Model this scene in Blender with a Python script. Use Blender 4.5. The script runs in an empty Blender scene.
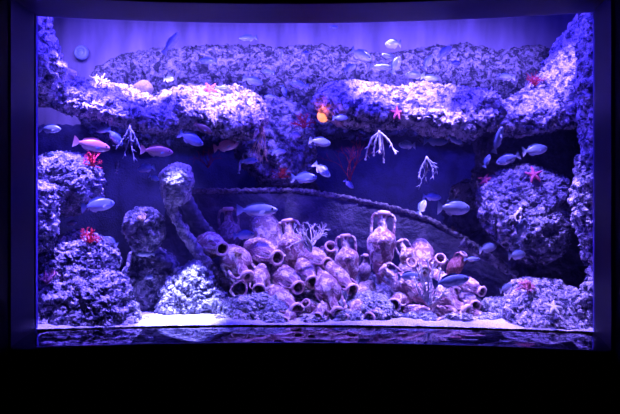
import bpy, bmesh, math, random
import numpy as np
from mathutils import Vector, Matrix

scene = bpy.context.scene
C = scene.collection
F = 720.0                      # focal length in pixels of the 620 px wide frame
EYE = 1.6

def P(px, py, d):
    return Vector(((px - 310) / F * d, d, EYE + (207 - py) / F * d))

# ------------------------------------------------------------------ camera, world, lights
cam_d = bpy.data.cameras.new('camera')
cam_d.sensor_width = 36.0
cam_d.lens = 36.0 * F / 620.0
cam_d.clip_start = 0.05
cam = bpy.data.objects.new('camera', cam_d)
cam.location = (0, 0, EYE)
cam.rotation_euler = (math.radians(90), 0, 0)
C.objects.link(cam)
scene.camera = cam

world = bpy.data.worlds.new('world')
scene.world = world
world.use_nodes = True
world.node_tree.nodes['Background'].inputs[0].default_value = (0.02, 0.01, 0.08, 1)
world.node_tree.nodes['Background'].inputs[1].default_value = 0.02

scene.view_settings.view_transform = 'Standard'
scene.view_settings.look = 'None'
scene.view_settings.gamma = 1.0
scene.view_settings.use_curve_mapping = False
scene.view_settings.exposure = 0.0
scene.cycles.max_bounces = 6
scene.cycles.diffuse_bounces = 3
scene.cycles.glossy_bounces = 3
scene.cycles.transparent_max_bounces = 12
scene.cycles.volume_bounces = 0

BLUE = (0.055, 0.035, 1.0)
VIOLET = (0.13, 0.075, 1.0)
WHITE = (0.36, 0.25, 1.0)

def area(name, loc, target, size, size_y, power, col):
    l = bpy.data.lights.new(name, 'AREA')
    l.shape = 'RECTANGLE'; l.size = size; l.size_y = size_y
    l.energy = power; l.color = col
    o = bpy.data.objects.new(name, l); C.objects.link(o)
    o.location = loc
    o.rotation_euler = (Vector(target) - Vector(loc)).to_track_quat('-Z', 'Y').to_euler()
    return o

def spot(name, loc, target, deg, power, col, blend=0.6, r=0.05):
    l = bpy.data.lights.new(name, 'SPOT')
    l.spot_size = math.radians(deg); l.spot_blend = blend
    l.energy = power; l.color = col; l.shadow_soft_size = r
    o = bpy.data.objects.new(name, l); C.objects.link(o)
    o.location = loc
    o.rotation_euler = (Vector(target) - Vector(loc)).to_track_quat('-Z', 'Y').to_euler()
    return o

# long strips of blue lamps hanging over the water, front and back
area('front_strip_lamp', (0, 4.78, 3.30), (0, 5.7, 1.6), 3.4, 0.10, 190, BLUE)
bk = area('back_strip_lamp', (-0.2, 6.6, 3.35), (-0.2, 7.8, 2.75), 4.6, 0.2, 120, (0.26, 0.17, 1.0))
bk.data.spread = math.radians(95)
spot('added_rail_spot', (0.6, 6.35, 3.35), P(400, 215, 6.0), 42, 480, (0.28, 0.20, 1.0))  # added spot out of view, brightens the hull rail
spot('unseen_reef_spot', (0.5, 5.0, 3.35), P(392, 60, 6.2), 40, 110, WHITE)  # added unseen spot, lifts the fish above the right ledge
spot('unseen_reef_spot', (-0.5, 5.0, 3.35), P(240, 70, 6.1), 50, 90, WHITE)
spot('added_rail_spot', (-0.5, 6.5, 3.35), P(270, 190, 6.2), 36, 80, VIOLET)  # second added spot on the rail, no such fixture seen
spot('unseen_reef_spot', (0.85, 4.80, 3.32), P(515, 195, 4.95), 34, 330, (0.30, 0.20, 1.0))  # added unseen spot so the starfish boulder is lit
spot('unseen_reef_spot', (-1.3, 4.82, 3.32), P(85, 165, 5.1), 30, 300, (0.20, 0.14, 1.0))
spot('unseen_reef_spot', (-0.9, 4.82, 3.32), P(165, 200, 5.05), 26, 95, (0.24, 0.17, 1.0))  # added out of view to light the stem post
spot('unseen_reef_spot', (0.35, 4.80, 3.32), P(400, 150, 4.95), 22, 260, (0.40, 0.32, 1.0))
# clear spot lamps in the hood
spot('unseen_reef_spot', (-1.05, 4.9, 3.35), P(140, 100, 5.7), 44, 680, WHITE)
spot('unseen_reef_spot', (-0.5, 4.85, 3.35), P(222, 102, 5.5), 40, 640, WHITE)
spot('unseen_reef_spot', (0.55, 4.85, 3.35), P(400, 105, 5.6), 50, 520, WHITE)
spot('unseen_reef_spot', (0.1, 4.85, 3.35), P(300, 275, 5.2), 32, 700, WHITE)
spot('unseen_reef_spot', (0.85, 4.82, 3.35), P(432, 285, 5.0), 34, 1050, WHITE)
spot('unseen_reef_spot', (-0.95, 4.68, 3.35), P(180, 320, 4.80), 15, 4200, (0.34, 0.32, 1.0), 0.5)
spot('unseen_reef_spot', (-0.1, 5.7, 3.35), P(280, 145, 6.3), 34, 110, (0.2, 0.14, 1.0))  # added out of view, lifts the dim rock between the ledges
spot('unseen_reef_spot', (1.45, 4.8, 3.35), P(545, 105, 5.35), 40, 300, (0.28, 0.19, 1.0))
spot('unseen_reef_spot', (1.25, 4.62, 3.35), P(550, 300, 4.7), 26, 700, (0.32, 0.23, 1.0))
spot('unseen_reef_spot', (-1.4, 4.78, 3.35), P(80, 280, 4.9), 36, 1500, (0.20, 0.14, 1.0))
# a dim warm lamp far behind the visitor
spot('hall_lamp', (1.9, 1.2, 3.2), (1.0, 4.1, 0.6), 40, 2.0, (1.0, 0.16, 0.05), 1.0, 0.1)

# ------------------------------------------------------------------ helpers
def tag(o, label=None, cat=None, group=None, kind=None):
    if label: o['label'] = label
    if cat: o['category'] = cat
    if group: o['group'] = group
    if kind: o['kind'] = kind
    return o

def link_mesh(name, verts, faces, mat, parent=None, smooth=True):
    me = bpy.data.meshes.new(name)
    me.from_pydata([tuple(v) for v in verts], [], [tuple(f) for f in faces])
    me.update()
    if smooth:
        me.polygons.foreach_set('use_smooth', [True] * len(me.polygons))
    if mat: me.materials.append(mat)
    o = bpy.data.objects.new(name, me); C.objects.link(o)
    if parent: o.parent = parent
    return o

def link_bm(name, bm, mat, parent=None, smooth=True):
    me = bpy.data.meshes.new(name)
    bm.to_mesh(me); bm.free()
    if smooth:
        me.polygons.foreach_set('use_smooth', [True] * len(me.polygons))
    if mat: me.materials.append(mat)
    o = bpy.data.objects.new(name, me); C.objects.link(o)
    if parent: o.parent = parent
    return o

def empty(name, loc=(0, 0, 0)):
    o = bpy.data.objects.new(name, None); C.objects.link(o)
    o.empty_display_size = 0.03
    o.location = loc
    return o

def copy_tree(o, parent=None):
    c = o.copy(); C.objects.link(c); c.parent = parent
    for ch in list(o.children):
        copy_tree(ch, c)
    return c

# -------- vectorised gradient noise
_rs = np.random.RandomState(7)
_perm = np.concatenate([_rs.permutation(256)] * 3)
_grad = _rs.normal(size=(256, 3)); _grad /= np.linalg.norm(_grad, axis=1)[:, None]

def pnoise(p):
    i = np.floor(p).astype(int); f = p - i
    i &= 255
    u = f * f * f * (f * (f * 6 - 15) + 10)
    def g(dx, dy, dz):
        h = _perm[_perm[_perm[(i[:, 0] + dx) & 255] + ((i[:, 1] + dy) & 255)] + ((i[:, 2] + dz) & 255)]
        return (_grad[h] * (f - np.array([dx, dy, dz]))).sum(1)
    def L(a, b, t): return a + (b - a) * t
    x00 = L(g(0,0,0), g(1,0,0), u[:,0]); x10 = L(g(0,1,0), g(1,1,0), u[:,0])
    x01 = L(g(0,0,1), g(1,0,1), u[:,0]); x11 = L(g(0,1,1), g(1,1,1), u[:,0])
    return L(L(x00, x10, u[:,1]), L(x01, x11, u[:,1]), u[:,2]) * 1.6

def fbm(p, n=4):
    s = 0; a = 1.0
    for k in range(n):
        s = s + a * pnoise(p * (2.03 ** k) + 17.3 * k); a *= 0.5
    return s

def ridged(p, n=3):
    s = 0; a = 1.0
    for k in range(n):
        s = s + a * (1 - 2.2 * np.abs(pnoise(p * (2.1 ** k) + 31.7 * k))); a *= 0.5
    return s

def normals(v, f):
    n = np.zeros_like(v)
    a = v[f[:, 0]]; b = v[f[:, 1]]; c = v[f[:, 2]]
    fn = np.cross(b - a, c - a)
    if f.shape[1] == 4:
        d = v[f[:, 3]]; fn = fn + np.cross(c - a, d - a)
    for k in range(f.shape[1]):
        np.add.at(n, f[:, k], fn)
    return n / (np.linalg.norm(n, axis=1)[:, None] + 1e-12)

def roughen(v, f, big=0.05, mid=0.03, fine=0.014, fb=2.2, fm=7.0, ff=22.0, seed=0.0):
    v = v + normals(v, f) * (big * fbm(v * fb + seed, 3))[:, None]
    v = v + normals(v, f) * (mid * (ridged(v * fm + seed + 3.1, 2) - 0.6))[:, None]
    n = normals(v, f)
    w = pnoise(v * 9 + seed)[:, None] * 0.02
    v = v + n * (fine * ridged((v + w) * ff + seed + 9.7, 2))[:, None]
    v = v + n * (fine * 0.45 * ridged((v + w) * ff * 2.1 + seed + 5.7, 1))[:, None]
    return v

def icosphere(sub):
    bm = bmesh.new()
    bmesh.ops.create_icosphere(bm, subdivisions=sub, radius=1)
    bm.verts.ensure_lookup_table()
    v = np.array([x.co[:] for x in bm.verts]); f = np.array([[q.index for q in p.verts] for p in bm.faces])
    bm.free()
    return v, f
_ico = {}

def boulder(name, pts, d, T, mat, sub=6, centre=None, tilt=0.0, rough={}, seed=0.0, parent=None, power=0.85):
    """rock grown from an outline: pts in picture pixels around its centre, distance d, half depth T"""
    if sub not in _ico: _ico[sub] = icosphere(sub)
    s, f = _ico[sub]
    pts = np.array(pts, float)
    c = pts.mean(0) if centre is None else np.array(centre, float)
    rel = pts - c
    ang = np.arctan2(-rel[:, 1], rel[:, 0]); r = np.hypot(rel[:, 0], rel[:, 1])
    o = np.argsort(ang); ang = ang[o]; r = r[o]
    ang = np.concatenate([ang - 2*np.pi, ang, ang + 2*np.pi]); r = np.concatenate([r, r, r])
    th = np.arctan2(s[:, 2], s[:, 0]); rho = np.hypot(s[:, 0], s[:, 2]) ** power
    R = np.interp(th, ang, r) * d / F
    cx, cy, cz = P(c[0], c[1], d)
    x = cx + rho * R * np.cos(th); z = cz + rho * R * np.sin(th)
    y = cy + T * np.sign(s[:, 1]) * np.abs(s[:, 1]) ** 0.9 + tilt * (z - cz)
    v = roughen(np.stack([x, y, z], 1), f, seed=seed, **rough)
    return link_mesh(name, v, f, mat, parent)

def loaf(name, prof, d, T, mat, nu=200, nv=120, rough={}, seed=0.0, tilt=0.0, parent=None, vertical=False, e=0.8):
    """long rock: prof rows are (x, top, bottom[, d, T]) in pixels (or (y, left, right) when vertical)"""
    prof = np.array([list(p) + [d, T][len(p) - 3:] if len(p) < 5 else list(p) for p in prof], float)
    t = np.linspace(0, 1, nu)
    xs = prof[0, 0] + (prof[-1, 0] - prof[0, 0]) * t
    sgn = 1 if prof[-1, 0] > prof[0, 0] else -1
    I = lambda k: np.interp(xs * sgn, prof[:, 0] * sgn, prof[:, k])
    a, b, dd, TT = I(1), I(2), I(3), I(4)
    endr = np.sqrt(np.clip(1 - (2 * t - 1) ** 12, 0, 1))
    phi = np.linspace(0, 2*np.pi, nv, endpoint=False)
    sz = np.sign(np.sin(phi)) * np.abs(np.sin(phi)) ** e; cy = np.sign(np.cos(phi)) * np.abs(np.cos(phi)) ** e
    mid = (a + b) / 2; half = (a - b) / 2 * endr
    q = mid[:, None] + half[:, None] * sz[None, :]
    pxv = np.repeat(xs[:, None], nv, 1)
    D0 = dd[:, None] + 0 * q
    if vertical: X = (q - 310) / F * D0; Z = EYE + (207 - pxv) / F * D0
    else: X = (pxv - 310) / F * D0; Z = EYE + (207 - q) / F * D0
    Y = D0 + (TT * endr)[:, None] * cy[None, :]
    if not vertical: Y = Y + tilt * (Z - Z.mean(1)[:, None])
    v = np.stack([X.ravel(), Y.ravel(), Z.ravel()], 1)
    i, j = np.meshgrid(np.arange(nu - 1), np.arange(nv), indexing='ij')
    j2 = (j + 1) % nv
    f = np.stack([i*nv + j, i*nv + j2, (i+1)*nv + j2, (i+1)*nv + j], -1).reshape(-1, 4)
    # orient outwards
    n = normals(v, f); cen = v.mean(0)
    if ((v - cen) * n).sum() < 0: f = f[:, ::-1]
    v = roughen(v, f, seed=seed, **rough)
    # close both ends
    faces = [tuple(q) for q in f] + [tuple(range(nv)), tuple(range((nu-1)*nv, nu*nv))[::-1]]
    return link_mesh(name, v, faces, mat, parent)

def tube(bm, pts, rad, seg=8, closed=False):
    pts = [Vector(p) for p in pts]
    n = len(pts); rings = []
    prev = None
    for i, p in enumerate(pts):
        t = (pts[min(i+1, n-1)] - pts[max(i-1, 0)]).normalized() if not closed else (pts[(i+1) % n] - pts[i-1]).normalized()
        if prev is None:
            a = Vector((0, 0, 1)) if abs(t.z) < 0.9 else Vector((1, 0, 0))
            u = t.cross(a).normalized()
        else:
            u = (prev - t * prev.dot(t)).normalized()
        prev = u; w = t.cross(u)
        r = rad[i] if hasattr(rad, '__len__') else rad
        rings.append([bm.verts.new(p + (u * math.cos(2*math.pi*k/seg) + w * math.sin(2*math.pi*k/seg)) * r) for k in range(seg)])
    m = n if closed else n - 1
    for i in range(m):
        A, B = rings[i], rings[(i+1) % n]
        for k in range(seg):
            bm.faces.new((A[k], A[(k+1) % seg], B[(k+1) % seg], B[k]))
    if not closed:
        bm.faces.new(rings[0][::-1]); bm.faces.new(rings[-1])

def lathe(bm, prof, seg=28):
    rings = []
    for r, z in prof:
        if r < 1e-5: rings.append([bm.verts.new((0, 0, z))])
        else: rings.append([bm.verts.new((r*math.cos(2*math.pi*k/seg), r*math.sin(2*math.pi*k/seg), z)) for k in range(seg)])
    for A, B in zip(rings, rings[1:]):
        for k in range(seg):
            k2 = (k+1) % seg
            if len(A) == 1 and len(B) > 1: bm.faces.new((A[0], B[k2], B[k]))
            elif len(B) == 1 and len(A) > 1: bm.faces.new((A[k], A[k2], B[0]))
            elif len(A) > 1: bm.faces.new((A[k], A[k2], B[k2], B[k]))

# ------------------------------------------------------------------ materials
def new_mat(name):
    m = bpy.data.materials.new(name); m.use_nodes = True
    nt = m.node_tree
    return m, nt, nt.nodes['Principled BSDF']

def rock_mat(name, dark, light, scale=9.0, bump=0.8, crust=0.5, fine=60.0, wide=0.12):
    m, nt, b = new_mat(name)
    N = nt.nodes.new; Lk = nt.links.new
    tc = N('ShaderNodeTexCoord')
    n1 = N('ShaderNodeTexNoise'); n1.inputs['Scale'].default_value = scale; n1.inputs['Detail'].default_value = 6
    n1.inputs['Roughness'].default_value = 0.65; n1.inputs['Distortion'].default_value = 0.8
    Lk(tc.outputs['Object'], n1.inputs['Vector'])
    r = N('ShaderNodeValToRGB')
    r.color_ramp.elements[0].position = crust - wide; r.color_ramp.elements[0].color = (*dark, 1)
    r.color_ramp.elements[1].position = crust + wide; r.color_ramp.elements[1].color = (*light, 1)
    Lk(n1.outputs['Fac'], r.inputs['Fac'])
    Lk(r.outputs['Color'], b.inputs['Base Color'])
    b.inputs['Roughness'].default_value = 0.85
    n2 = N('ShaderNodeTexNoise'); n2.inputs['Scale'].default_value = fine; n2.inputs['Detail'].default_value = 3
    n2.inputs['Distortion'].default_value = 1.2
    Lk(tc.outputs['Object'], n2.inputs['Vector'])
    v = N('ShaderNodeTexVoronoi'); v.inputs['Scale'].default_value = fine * 0.55; v.feature = 'DISTANCE_TO_EDGE'
    Lk(n2.outputs['Color'], v.inputs['Vector']) if False else Lk(tc.outputs['Object'], v.inputs['Vector'])
    mx = N('ShaderNodeMath'); mx.operation = 'ADD'
    Lk(n2.outputs['Fac'], mx.inputs[0]); Lk(v.outputs['Distance'], mx.inputs[1])
    bp = N('ShaderNodeBump'); bp.inputs['Strength'].default_value = bump; bp.inputs['Distance'].default_value = 0.035
    Lk(mx.outputs[0], bp.inputs['Height']); Lk(bp.outputs['Normal'], b.inputs['Normal'])
    return m

def plain(name, col, rough=0.6, bump=0.0, scale=40, metal=0.0, var=0.25):
    m, nt, b = new_mat(name)
    N = nt.nodes.new; Lk = nt.links.new
    tc = N('ShaderNodeTexCoord'); n = N('ShaderNodeTexNoise'); n.inputs['Scale'].default_value = scale
    n.inputs['Detail'].default_value = 3
    Lk(tc.outputs['Object'], n.inputs['Vector'])
    r = N('ShaderNodeValToRGB')
    r.color_ramp.elements[0].position = 0.3; r.color_ramp.elements[1].position = 0.7
    r.color_ramp.elements[0].color = (*[c * (1 - var) for c in col], 1)
    r.color_ramp.elements[1].color = (*[min(1, c * (1 + var)) for c in col], 1)
    Lk(n.outputs['Fac'], r.inputs['Fac']); Lk(r.outputs['Color'], b.inputs['Base Color'])
    b.inputs['Roughness'].default_value = rough; b.inputs['Metallic'].default_value = metal
    if bump:
        bp = N('ShaderNodeBump'); bp.inputs['Strength'].default_value = bump; bp.inputs['Distance'].default_value = 0.01
        Lk(n.outputs['Fac'], bp.inputs['Height']); Lk(bp.outputs['Normal'], b.inputs['Normal'])
    return m

M = {}
M['ledge'] = rock_mat('crusted_ledge_rock', (0.08, 0.07, 0.15), (0.90, 0.80, 0.84), 14, 1.0, 0.49, wide=0.07)
M['reef'] = rock_mat('blue_grey_reef_rock', (0.07, 0.07, 0.14), (0.60, 0.55, 0.68), 14, 1.0, 0.51, wide=0.09)
M['front'] = rock_mat('pale_front_rock', (0.06, 0.06, 0.13), (0.90, 0.82, 0.88), 20, 1.0, 0.50, wide=0.07)
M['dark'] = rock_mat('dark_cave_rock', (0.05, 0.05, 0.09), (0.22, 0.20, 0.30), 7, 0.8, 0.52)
M['mirrored_reef'] = rock_mat('reflected_reef', (0.008, 0.008, 0.025), (0.20, 0.185, 0.28), 15, 1.0, 0.51, fine=44, wide=0.07)
M['rear'] = rock_mat('dark_blue_shade', (0.006, 0.006, 0.05), (0.016, 0.014, 0.10), 4, 0.4, 0.52)  # deep navy shade of the tank put into the colour
M['rubble'] = rock_mat('rubble', (0.12, 0.13, 0.24), (0.80, 0.80, 0.90), 24, 1.0, 0.49, wide=0.09, fine=80)
M['wood'] = rock_mat('sunken_timber', (0.05, 0.05, 0.10), (0.17, 0.15, 0.22), 5, 0.5, 0.52, fine=30)
M['rail'] = rock_mat('crusted_timber', (0.14, 0.13, 0.20), (0.75, 0.68, 0.72), 22, 0.8, 0.50)
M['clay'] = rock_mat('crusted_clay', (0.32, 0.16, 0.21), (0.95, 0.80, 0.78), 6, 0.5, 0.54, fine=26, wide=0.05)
M['clay_rim'] = plain('lit_clay_rim', (0.88, 0.62, 0.62), 0.7, 0.3, 60, var=0.12)  # brightness of the rims put into the colour, paler than the bodies
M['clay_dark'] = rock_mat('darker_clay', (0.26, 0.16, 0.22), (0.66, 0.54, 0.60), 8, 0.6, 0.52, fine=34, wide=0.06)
M['clay_red'] = rock_mat('red_clay', (0.40, 0.09, 0.10), (0.85, 0.40, 0.42), 14, 0.8, 0.52, fine=40)
M['sand'] = plain('white_sand', (0.52, 0.50, 0.54), 0.9, 0.9, 110, var=0.45)
M['white_coral'] = plain('white_coral', (0.92, 0.88, 0.82), 0.7, 0.3, 80, var=0.06)
M['grey_coral'] = plain('grey_coral', (0.30, 0.30, 0.42), 0.7, 0.3, 80)
M['tan_coral'] = plain('tan_coral', (0.80, 0.62, 0.36), 0.7, 0.3, 80)
M['red_coral'] = plain('red_coral', (0.95, 0.03, 0.05), 0.6, 0.2, 80)
M['dark_red'] = plain('dark_red_coral', (0.42, 0.02, 0.04), 0.8, 0.2, 80)
M['pink'] = plain('pink_star', (1.0, 0.16, 0.25), 0.6, 0.3, 120)
M['pale_pink'] = plain('pale_pink_coral', (1.0, 0.35, 0.42), 0.7, 0.3, 120)
M['shell'] = plain('peach_shell', (0.95, 0.70, 0.50), 0.5, 0.2, 50)
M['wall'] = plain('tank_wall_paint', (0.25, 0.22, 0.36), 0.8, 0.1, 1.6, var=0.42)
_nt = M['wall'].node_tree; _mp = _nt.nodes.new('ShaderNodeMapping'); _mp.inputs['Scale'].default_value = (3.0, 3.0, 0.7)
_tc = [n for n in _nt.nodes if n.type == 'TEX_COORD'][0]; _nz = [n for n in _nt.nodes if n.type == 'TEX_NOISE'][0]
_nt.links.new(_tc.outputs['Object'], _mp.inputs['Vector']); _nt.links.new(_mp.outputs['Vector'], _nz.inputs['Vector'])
M['tankdark'] = plain('tank_side_paint', (0.02, 0.018, 0.09), 0.8, 0.1, 2.0)
M['reveal'] = plain('blue_black_paint', (0.05, 0.018, 0.32), 0.55, 0.05, 6, var=0.08)
M['header'] = plain('purple_black_paint', (0.03, 0.006, 0.11), 0.7, 0.05, 6, var=0.08)
M['black'] = plain('black_wall_paint', (0.012, 0.007, 0.008), 0.8, 0.05, 6, var=0.1)
M['sill'] = plain('polished_black_sill', (0.34, 0.28, 0.46), 0.04, 0, 6, var=0.1)
M['sill'].node_tree.nodes['Principled BSDF'].inputs['Metallic'].default_value = 1.0
M['eye'] = plain('fish_eye', (0.01, 0.01, 0.015), 0.15, 0, 6)
M['steel'] = plain('nozzle_plastic', (0.30, 0.40, 0.60), 0.4, 0, 20)

def fish_mat(name, back, side, belly, spots=0.15):
    m, nt, b = new_mat(name)
    N = nt.nodes.new; Lk = nt.links.new
    tc = N('ShaderNodeTexCoord'); sp = N('ShaderNodeSeparateXYZ'); Lk(tc.outputs['Object'], sp.inputs[0])
    nz = N('ShaderNodeTexNoise'); nz.inputs['Scale'].default_value = 9; Lk(tc.outputs['Object'], nz.inputs['Vector'])
    mr = N('ShaderNodeMapRange'); mr.inputs['From Min'].default_value = -0.2; mr.inputs['From Max'].default_value = 0.2
    Lk(sp.outputs['Z'], mr.inputs['Value'])
    ad = N('ShaderNodeMath'); ad.operation = 'MULTIPLY_ADD'; ad.inputs[1].default_value = spots * 2; 
    Lk(nz.outputs['Fac'], ad.inputs[0]); Lk(mr.outputs[0], ad.inputs[2])
    sb = N('ShaderNodeMath'); sb.operation = 'SUBTRACT'; sb.inputs[1].default_value = spots; Lk(ad.outputs[0], sb.inputs[0])
    r = N('ShaderNodeValToRGB')
    e = r.color_ramp.elements
    e[0].position = 0.2; e[0].color = (*belly, 1); e[1].position = 0.85; e[1].color = (*back, 1)
    k = e.new(0.5); k.color = (*side, 1)
    Lk(sb.outputs[0], r.inputs['Fac']); Lk(r.outputs['Color'], b.inputs['Base Color'])
    b.inputs['Roughness'].default_value = 0.35; b.inputs['Metallic'].default_value = 0.15
    return m
M['silver'] = fish_mat('silver_fish', (0.10, 0.14, 0.28), (0.36, 0.42, 0.58), (0.9, 0.9, 0.95))
M['bluefish'] = fish_mat('blue_fish', (0.10, 0.14, 0.32), (0.26, 0.34, 0.60), (0.6, 0.65, 0.8))
M['pinkfish'] = fish_mat('pink_fish', (0.45, 0.16, 0.20), (0.75, 0.32, 0.36), (0.85, 0.6, 0.62))
M['brownfish'] = fish_mat('brown_fish', (0.12, 0.07, 0.06), (0.32, 0.16, 0.14), (0.4, 0.25, 0.2))
M['fin'] = plain('fin', (0.45, 0.50, 0.66), 0.5, 0, 30)

# ------------------------------------------------------------------ the window and the hall side
ZT = EYE + 1.2025
ZB = EYE - 0.771
XL, XR = -1.716, 1.748
def gy(x): return 4.68 - 0.0245 * x - 0.072 * x * x
NX = 40
gx = [XL + (XR - XL) * i / NX for i in range(NX + 1)]

def strip(name, rowfn, rows, mat, kind='structure', label=None, cat=None, parent=None, closed=False):
    v = []; f = []
    for x in gx:
        v += [Vector(q) for q in rowfn(x)]
    k = rows
    for i in range(NX):
        for j in range(k if closed else k - 1):
            j2 = (j + 1) % k
            f.append((i*k + j, i*k + j2, (i+1)*k + j2, (i+1)*k + j))
    if closed:
        f.append(tuple(range(k))[::-1]); f.append(tuple(range(NX*k, NX*k + k)))
    o = link_mesh(name, v, f, mat, parent, smooth=False)
    if kind: o['kind'] = kind
    return o

# glass pane, 6 cm acrylic
g, nt, b = new_mat('tank_glass')
nt.nodes.remove(b)
tr = nt.nodes.new('ShaderNodeBsdfTransparent'); tr.inputs[0].default_value = (0.97, 0.98, 1, 1)
gl = nt.nodes.new('ShaderNodeBsdfGlossy'); gl.inputs['Roughness'].default_value = 0.02
fr = nt.nodes.new('ShaderNodeFresnel'); fr.inputs['IOR'].default_value = 1.33
mx = nt.nodes.new('ShaderNodeMixShader')
nt.links.new(fr.outputs[0], mx.inputs[0]); nt.links.new(tr.outputs[0], mx.inputs[1]); nt.links.new(gl.outputs[0], mx.inputs[2])
nt.links.new(mx.outputs[0], nt.nodes['Material Output'].inputs['Surface'])
strip('window_1', lambda x: [(x, gy(x) - 0.03, ZB - 0.06), (x, gy(x) + 0.0, ZB - 0.06), (x, gy(x) + 0.0, ZT + 0.06), (x, gy(x) - 0.03, ZT + 0.06)], 4, g, closed=True)

# polished sill, gently crowned towards the visitor
SD = 0.42
def sill_row(x):
    y = gy(x); r = []
    for k in range(9):
        t = k / 8
        r.append((x, y - 0.02 - SD * t, ZB - 0.004 - 0.040 * t * t))
    r.append((x, y - 0.02 - SD, ZB - 0.10)); r.append((x, y + 0.005, ZB - 0.10)); r.append((x, y + 0.005, ZB - 0.004))
    return r
strip('trim_1', sill_row, 12, M['sill'], closed=True)
for p in bpy.data.objects['trim_1'].data.polygons: p.use_smooth = p.index % 12 < 8 and p.index < NX * 12
# header soffit and jambs of the niche
strip('trim_2', lambda x: [(x, gy(x) + 0.03, ZT), (x, gy(x) - SD, ZT), (x, gy(x) - SD, ZT + 0.3), (x, gy(x) + 0.03, ZT + 0.3)], 4, M['header'], closed=True)
def box(name, lo, hi, mat, parent=None, kind='structure'):
    bm = bmesh.new()
    bmesh.ops.create_cube(bm, size=1)
    for v in bm.verts:
        v.co = Vector([(lo[i] + hi[i]) / 2 + v.co[i] * (hi[i] - lo[i]) for i in range(3)])
    o = link_bm(name, bm, mat, parent, False)
    if kind: o['kind'] = kind
    return o
def prism(name, poly, z0, z1, mat):
    n = len(poly)
    v = [(x, y, z0) for x, y in poly] + [(x, y, z1) for x, y in poly]
    f = [tuple(range(n))[::-1], tuple(range(n, 2*n))] + [(i, (i+1) % n, n + (i+1) % n, n + i) for i in range(n)]
    o = link_mesh(name, v, f, mat, None, False); o['kind'] = 'structure'
    return o
yl, yr = gy(XL), gy(XR)
prism('trim_3', [(XL, yl + 0.03), (XL - 0.14, yl + 0.03), (XL - 0.14, yl - SD + 0.04), (XL, yl - SD + 0.04)], ZB - 0.15, ZT + 0.25, M['reveal'])
prism('trim_4', [(XR, yr + 0.03), (XR + 0.14, yr + 0.03), (XR + 0.12, yr - SD + 0.05), (XR - 0.055, yr - SD + 0.05)], ZB - 0.15, ZT + 0.25, M['reveal'])
# black hall wall around the niche
strip('wall_front', lambda x: [(x, gy(x) - SD - 0.02, 0), (x, gy(x) - SD - 0.02, ZB - 0.05), (x, gy(x) - SD + 0.1, ZB - 0.05), (x, gy(x) - SD + 0.1, 0)], 4, M['black'], closed=True)
box('wall_left', (-4.2, 3.98, 0), (XL - 0.005, 4.10, 3.9), M['black'])
box('wall_right', (XR - 0.06, 3.86, 0), (4.2, 3.98, 3.9), M['black'])
strip('wall_upper', lambda x: [(x, gy(x) - SD - 0.02, ZT + 0.02), (x, gy(x) - SD - 0.02, 3.9), (x, gy(x) - SD + 0.1, 3.9), (x, gy(x) - SD + 0.1, ZT + 0.02)], 4, M['black'], closed=True)
box('floor', (-4.2, -1.5, -0.1), (4.2, 4.2, 0.0), M['black'])
# tank shell
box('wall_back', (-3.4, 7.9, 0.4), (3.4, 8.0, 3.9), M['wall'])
box('wall_tank_left', (-3.4, 4.0, 0.4), (-3.3, 7.9, 3.9), M['tankdark'])
box('wall_tank_right', (3.3, 4.0, 0.4), (3.4, 7.9, 3.9), M['tankdark'])
box('ceiling', (-4.2, -1.5, 3.9), (4.2, 8.0, 4.0), M['black'])

# ------------------------------------------------------------------ water: a clear body with a faint haze
wm = bpy.data.materials.new('sea_water'); wm.use_nodes = True
nt = wm.node_tree; nt.nodes.remove(nt.nodes['Principled BSDF'])
sc = nt.nodes.new('ShaderNodeVolumeScatter'); sc.inputs['Color'].default_value = (0.35, 0.3, 1, 1)
sc.inputs['Density'].default_value = 0.014; sc.inputs['Anisotropy'].default_value = 0.2
nt.links.new(sc.outputs[0], nt.nodes['Material Output'].inputs['Volume'])
def water():
    v = []; f = []
    k = 4
    for x in gx:
        y = gy(x) + 0.012
        v += [(x, y, ZB - 0.02), (x * 1.8, 7.89, ZB - 0.02), (x * 1.8, 7.89, ZT + 0.12), (x, y, ZT + 0.12)]
    for i in range(NX):
        for j in range(k):
            j2 = (j + 1) % k
            f.append((i*k + j, i*k + j2, (i+1)*k + j2, (i+1)*k + j))
    f.append(tuple(range(k))[::-1]); f.append(tuple(range(NX*k, NX*k + k)))
    o = link_mesh('sea_water', v, f, wm, None, False)
    tag(o, 'clear blue water filling the whole tank behind the glass', 'water', kind='stuff')
water()

# sand bed
def sand():
    nx, ny = 220, 160
    v = []; f = []
    X = np.linspace(-1, 1, nx); T = np.linspace(0, 1, ny)
    XX, TT = np.meshgrid(X, T, indexing='ij')
    w = 1.76 + 1.5 * TT
    x = XX * w
    y0 = 4.68 - 0.072 * np.clip(x, XL, XR) ** 2 - 0.0245 * np.clip(x, XL, XR) + 0.004
    y = y0 + (7.88 - y0) * TT ** 1.3
    z = ZB + 0.005 + 0 * x
    p = np.stack([x.ravel(), y.ravel(), z.ravel()], 1)
    p[:, 2] += 0.02 * np.clip(fbm(p * 3.0, 3), -0.3, 1) * np.clip(TT.ravel() * 12, 0, 1) + 0.03 * np.clip(TT.ravel() * 6, 0, 1)
    p[:, 2] += 0.004 * pnoise(p * 25)
    i, j = np.meshgrid(np.arange(nx-1), np.arange(ny-1), indexing='ij')
    f = np.stack([i*ny + j, (i+1)*ny + j, (i+1)*ny + j + 1, i*ny + j + 1], -1).reshape(-1, 4)
    o = link_mesh('sand', p, f, M['sand'])
    tag(o, 'white sand covering the bottom of the tank', 'sand', kind='stuff')
sand()

# ------------------------------------------------------------------ rocks
def R(o, label, cat='rock', group=None):
    return tag(o, label, cat, group)

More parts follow.
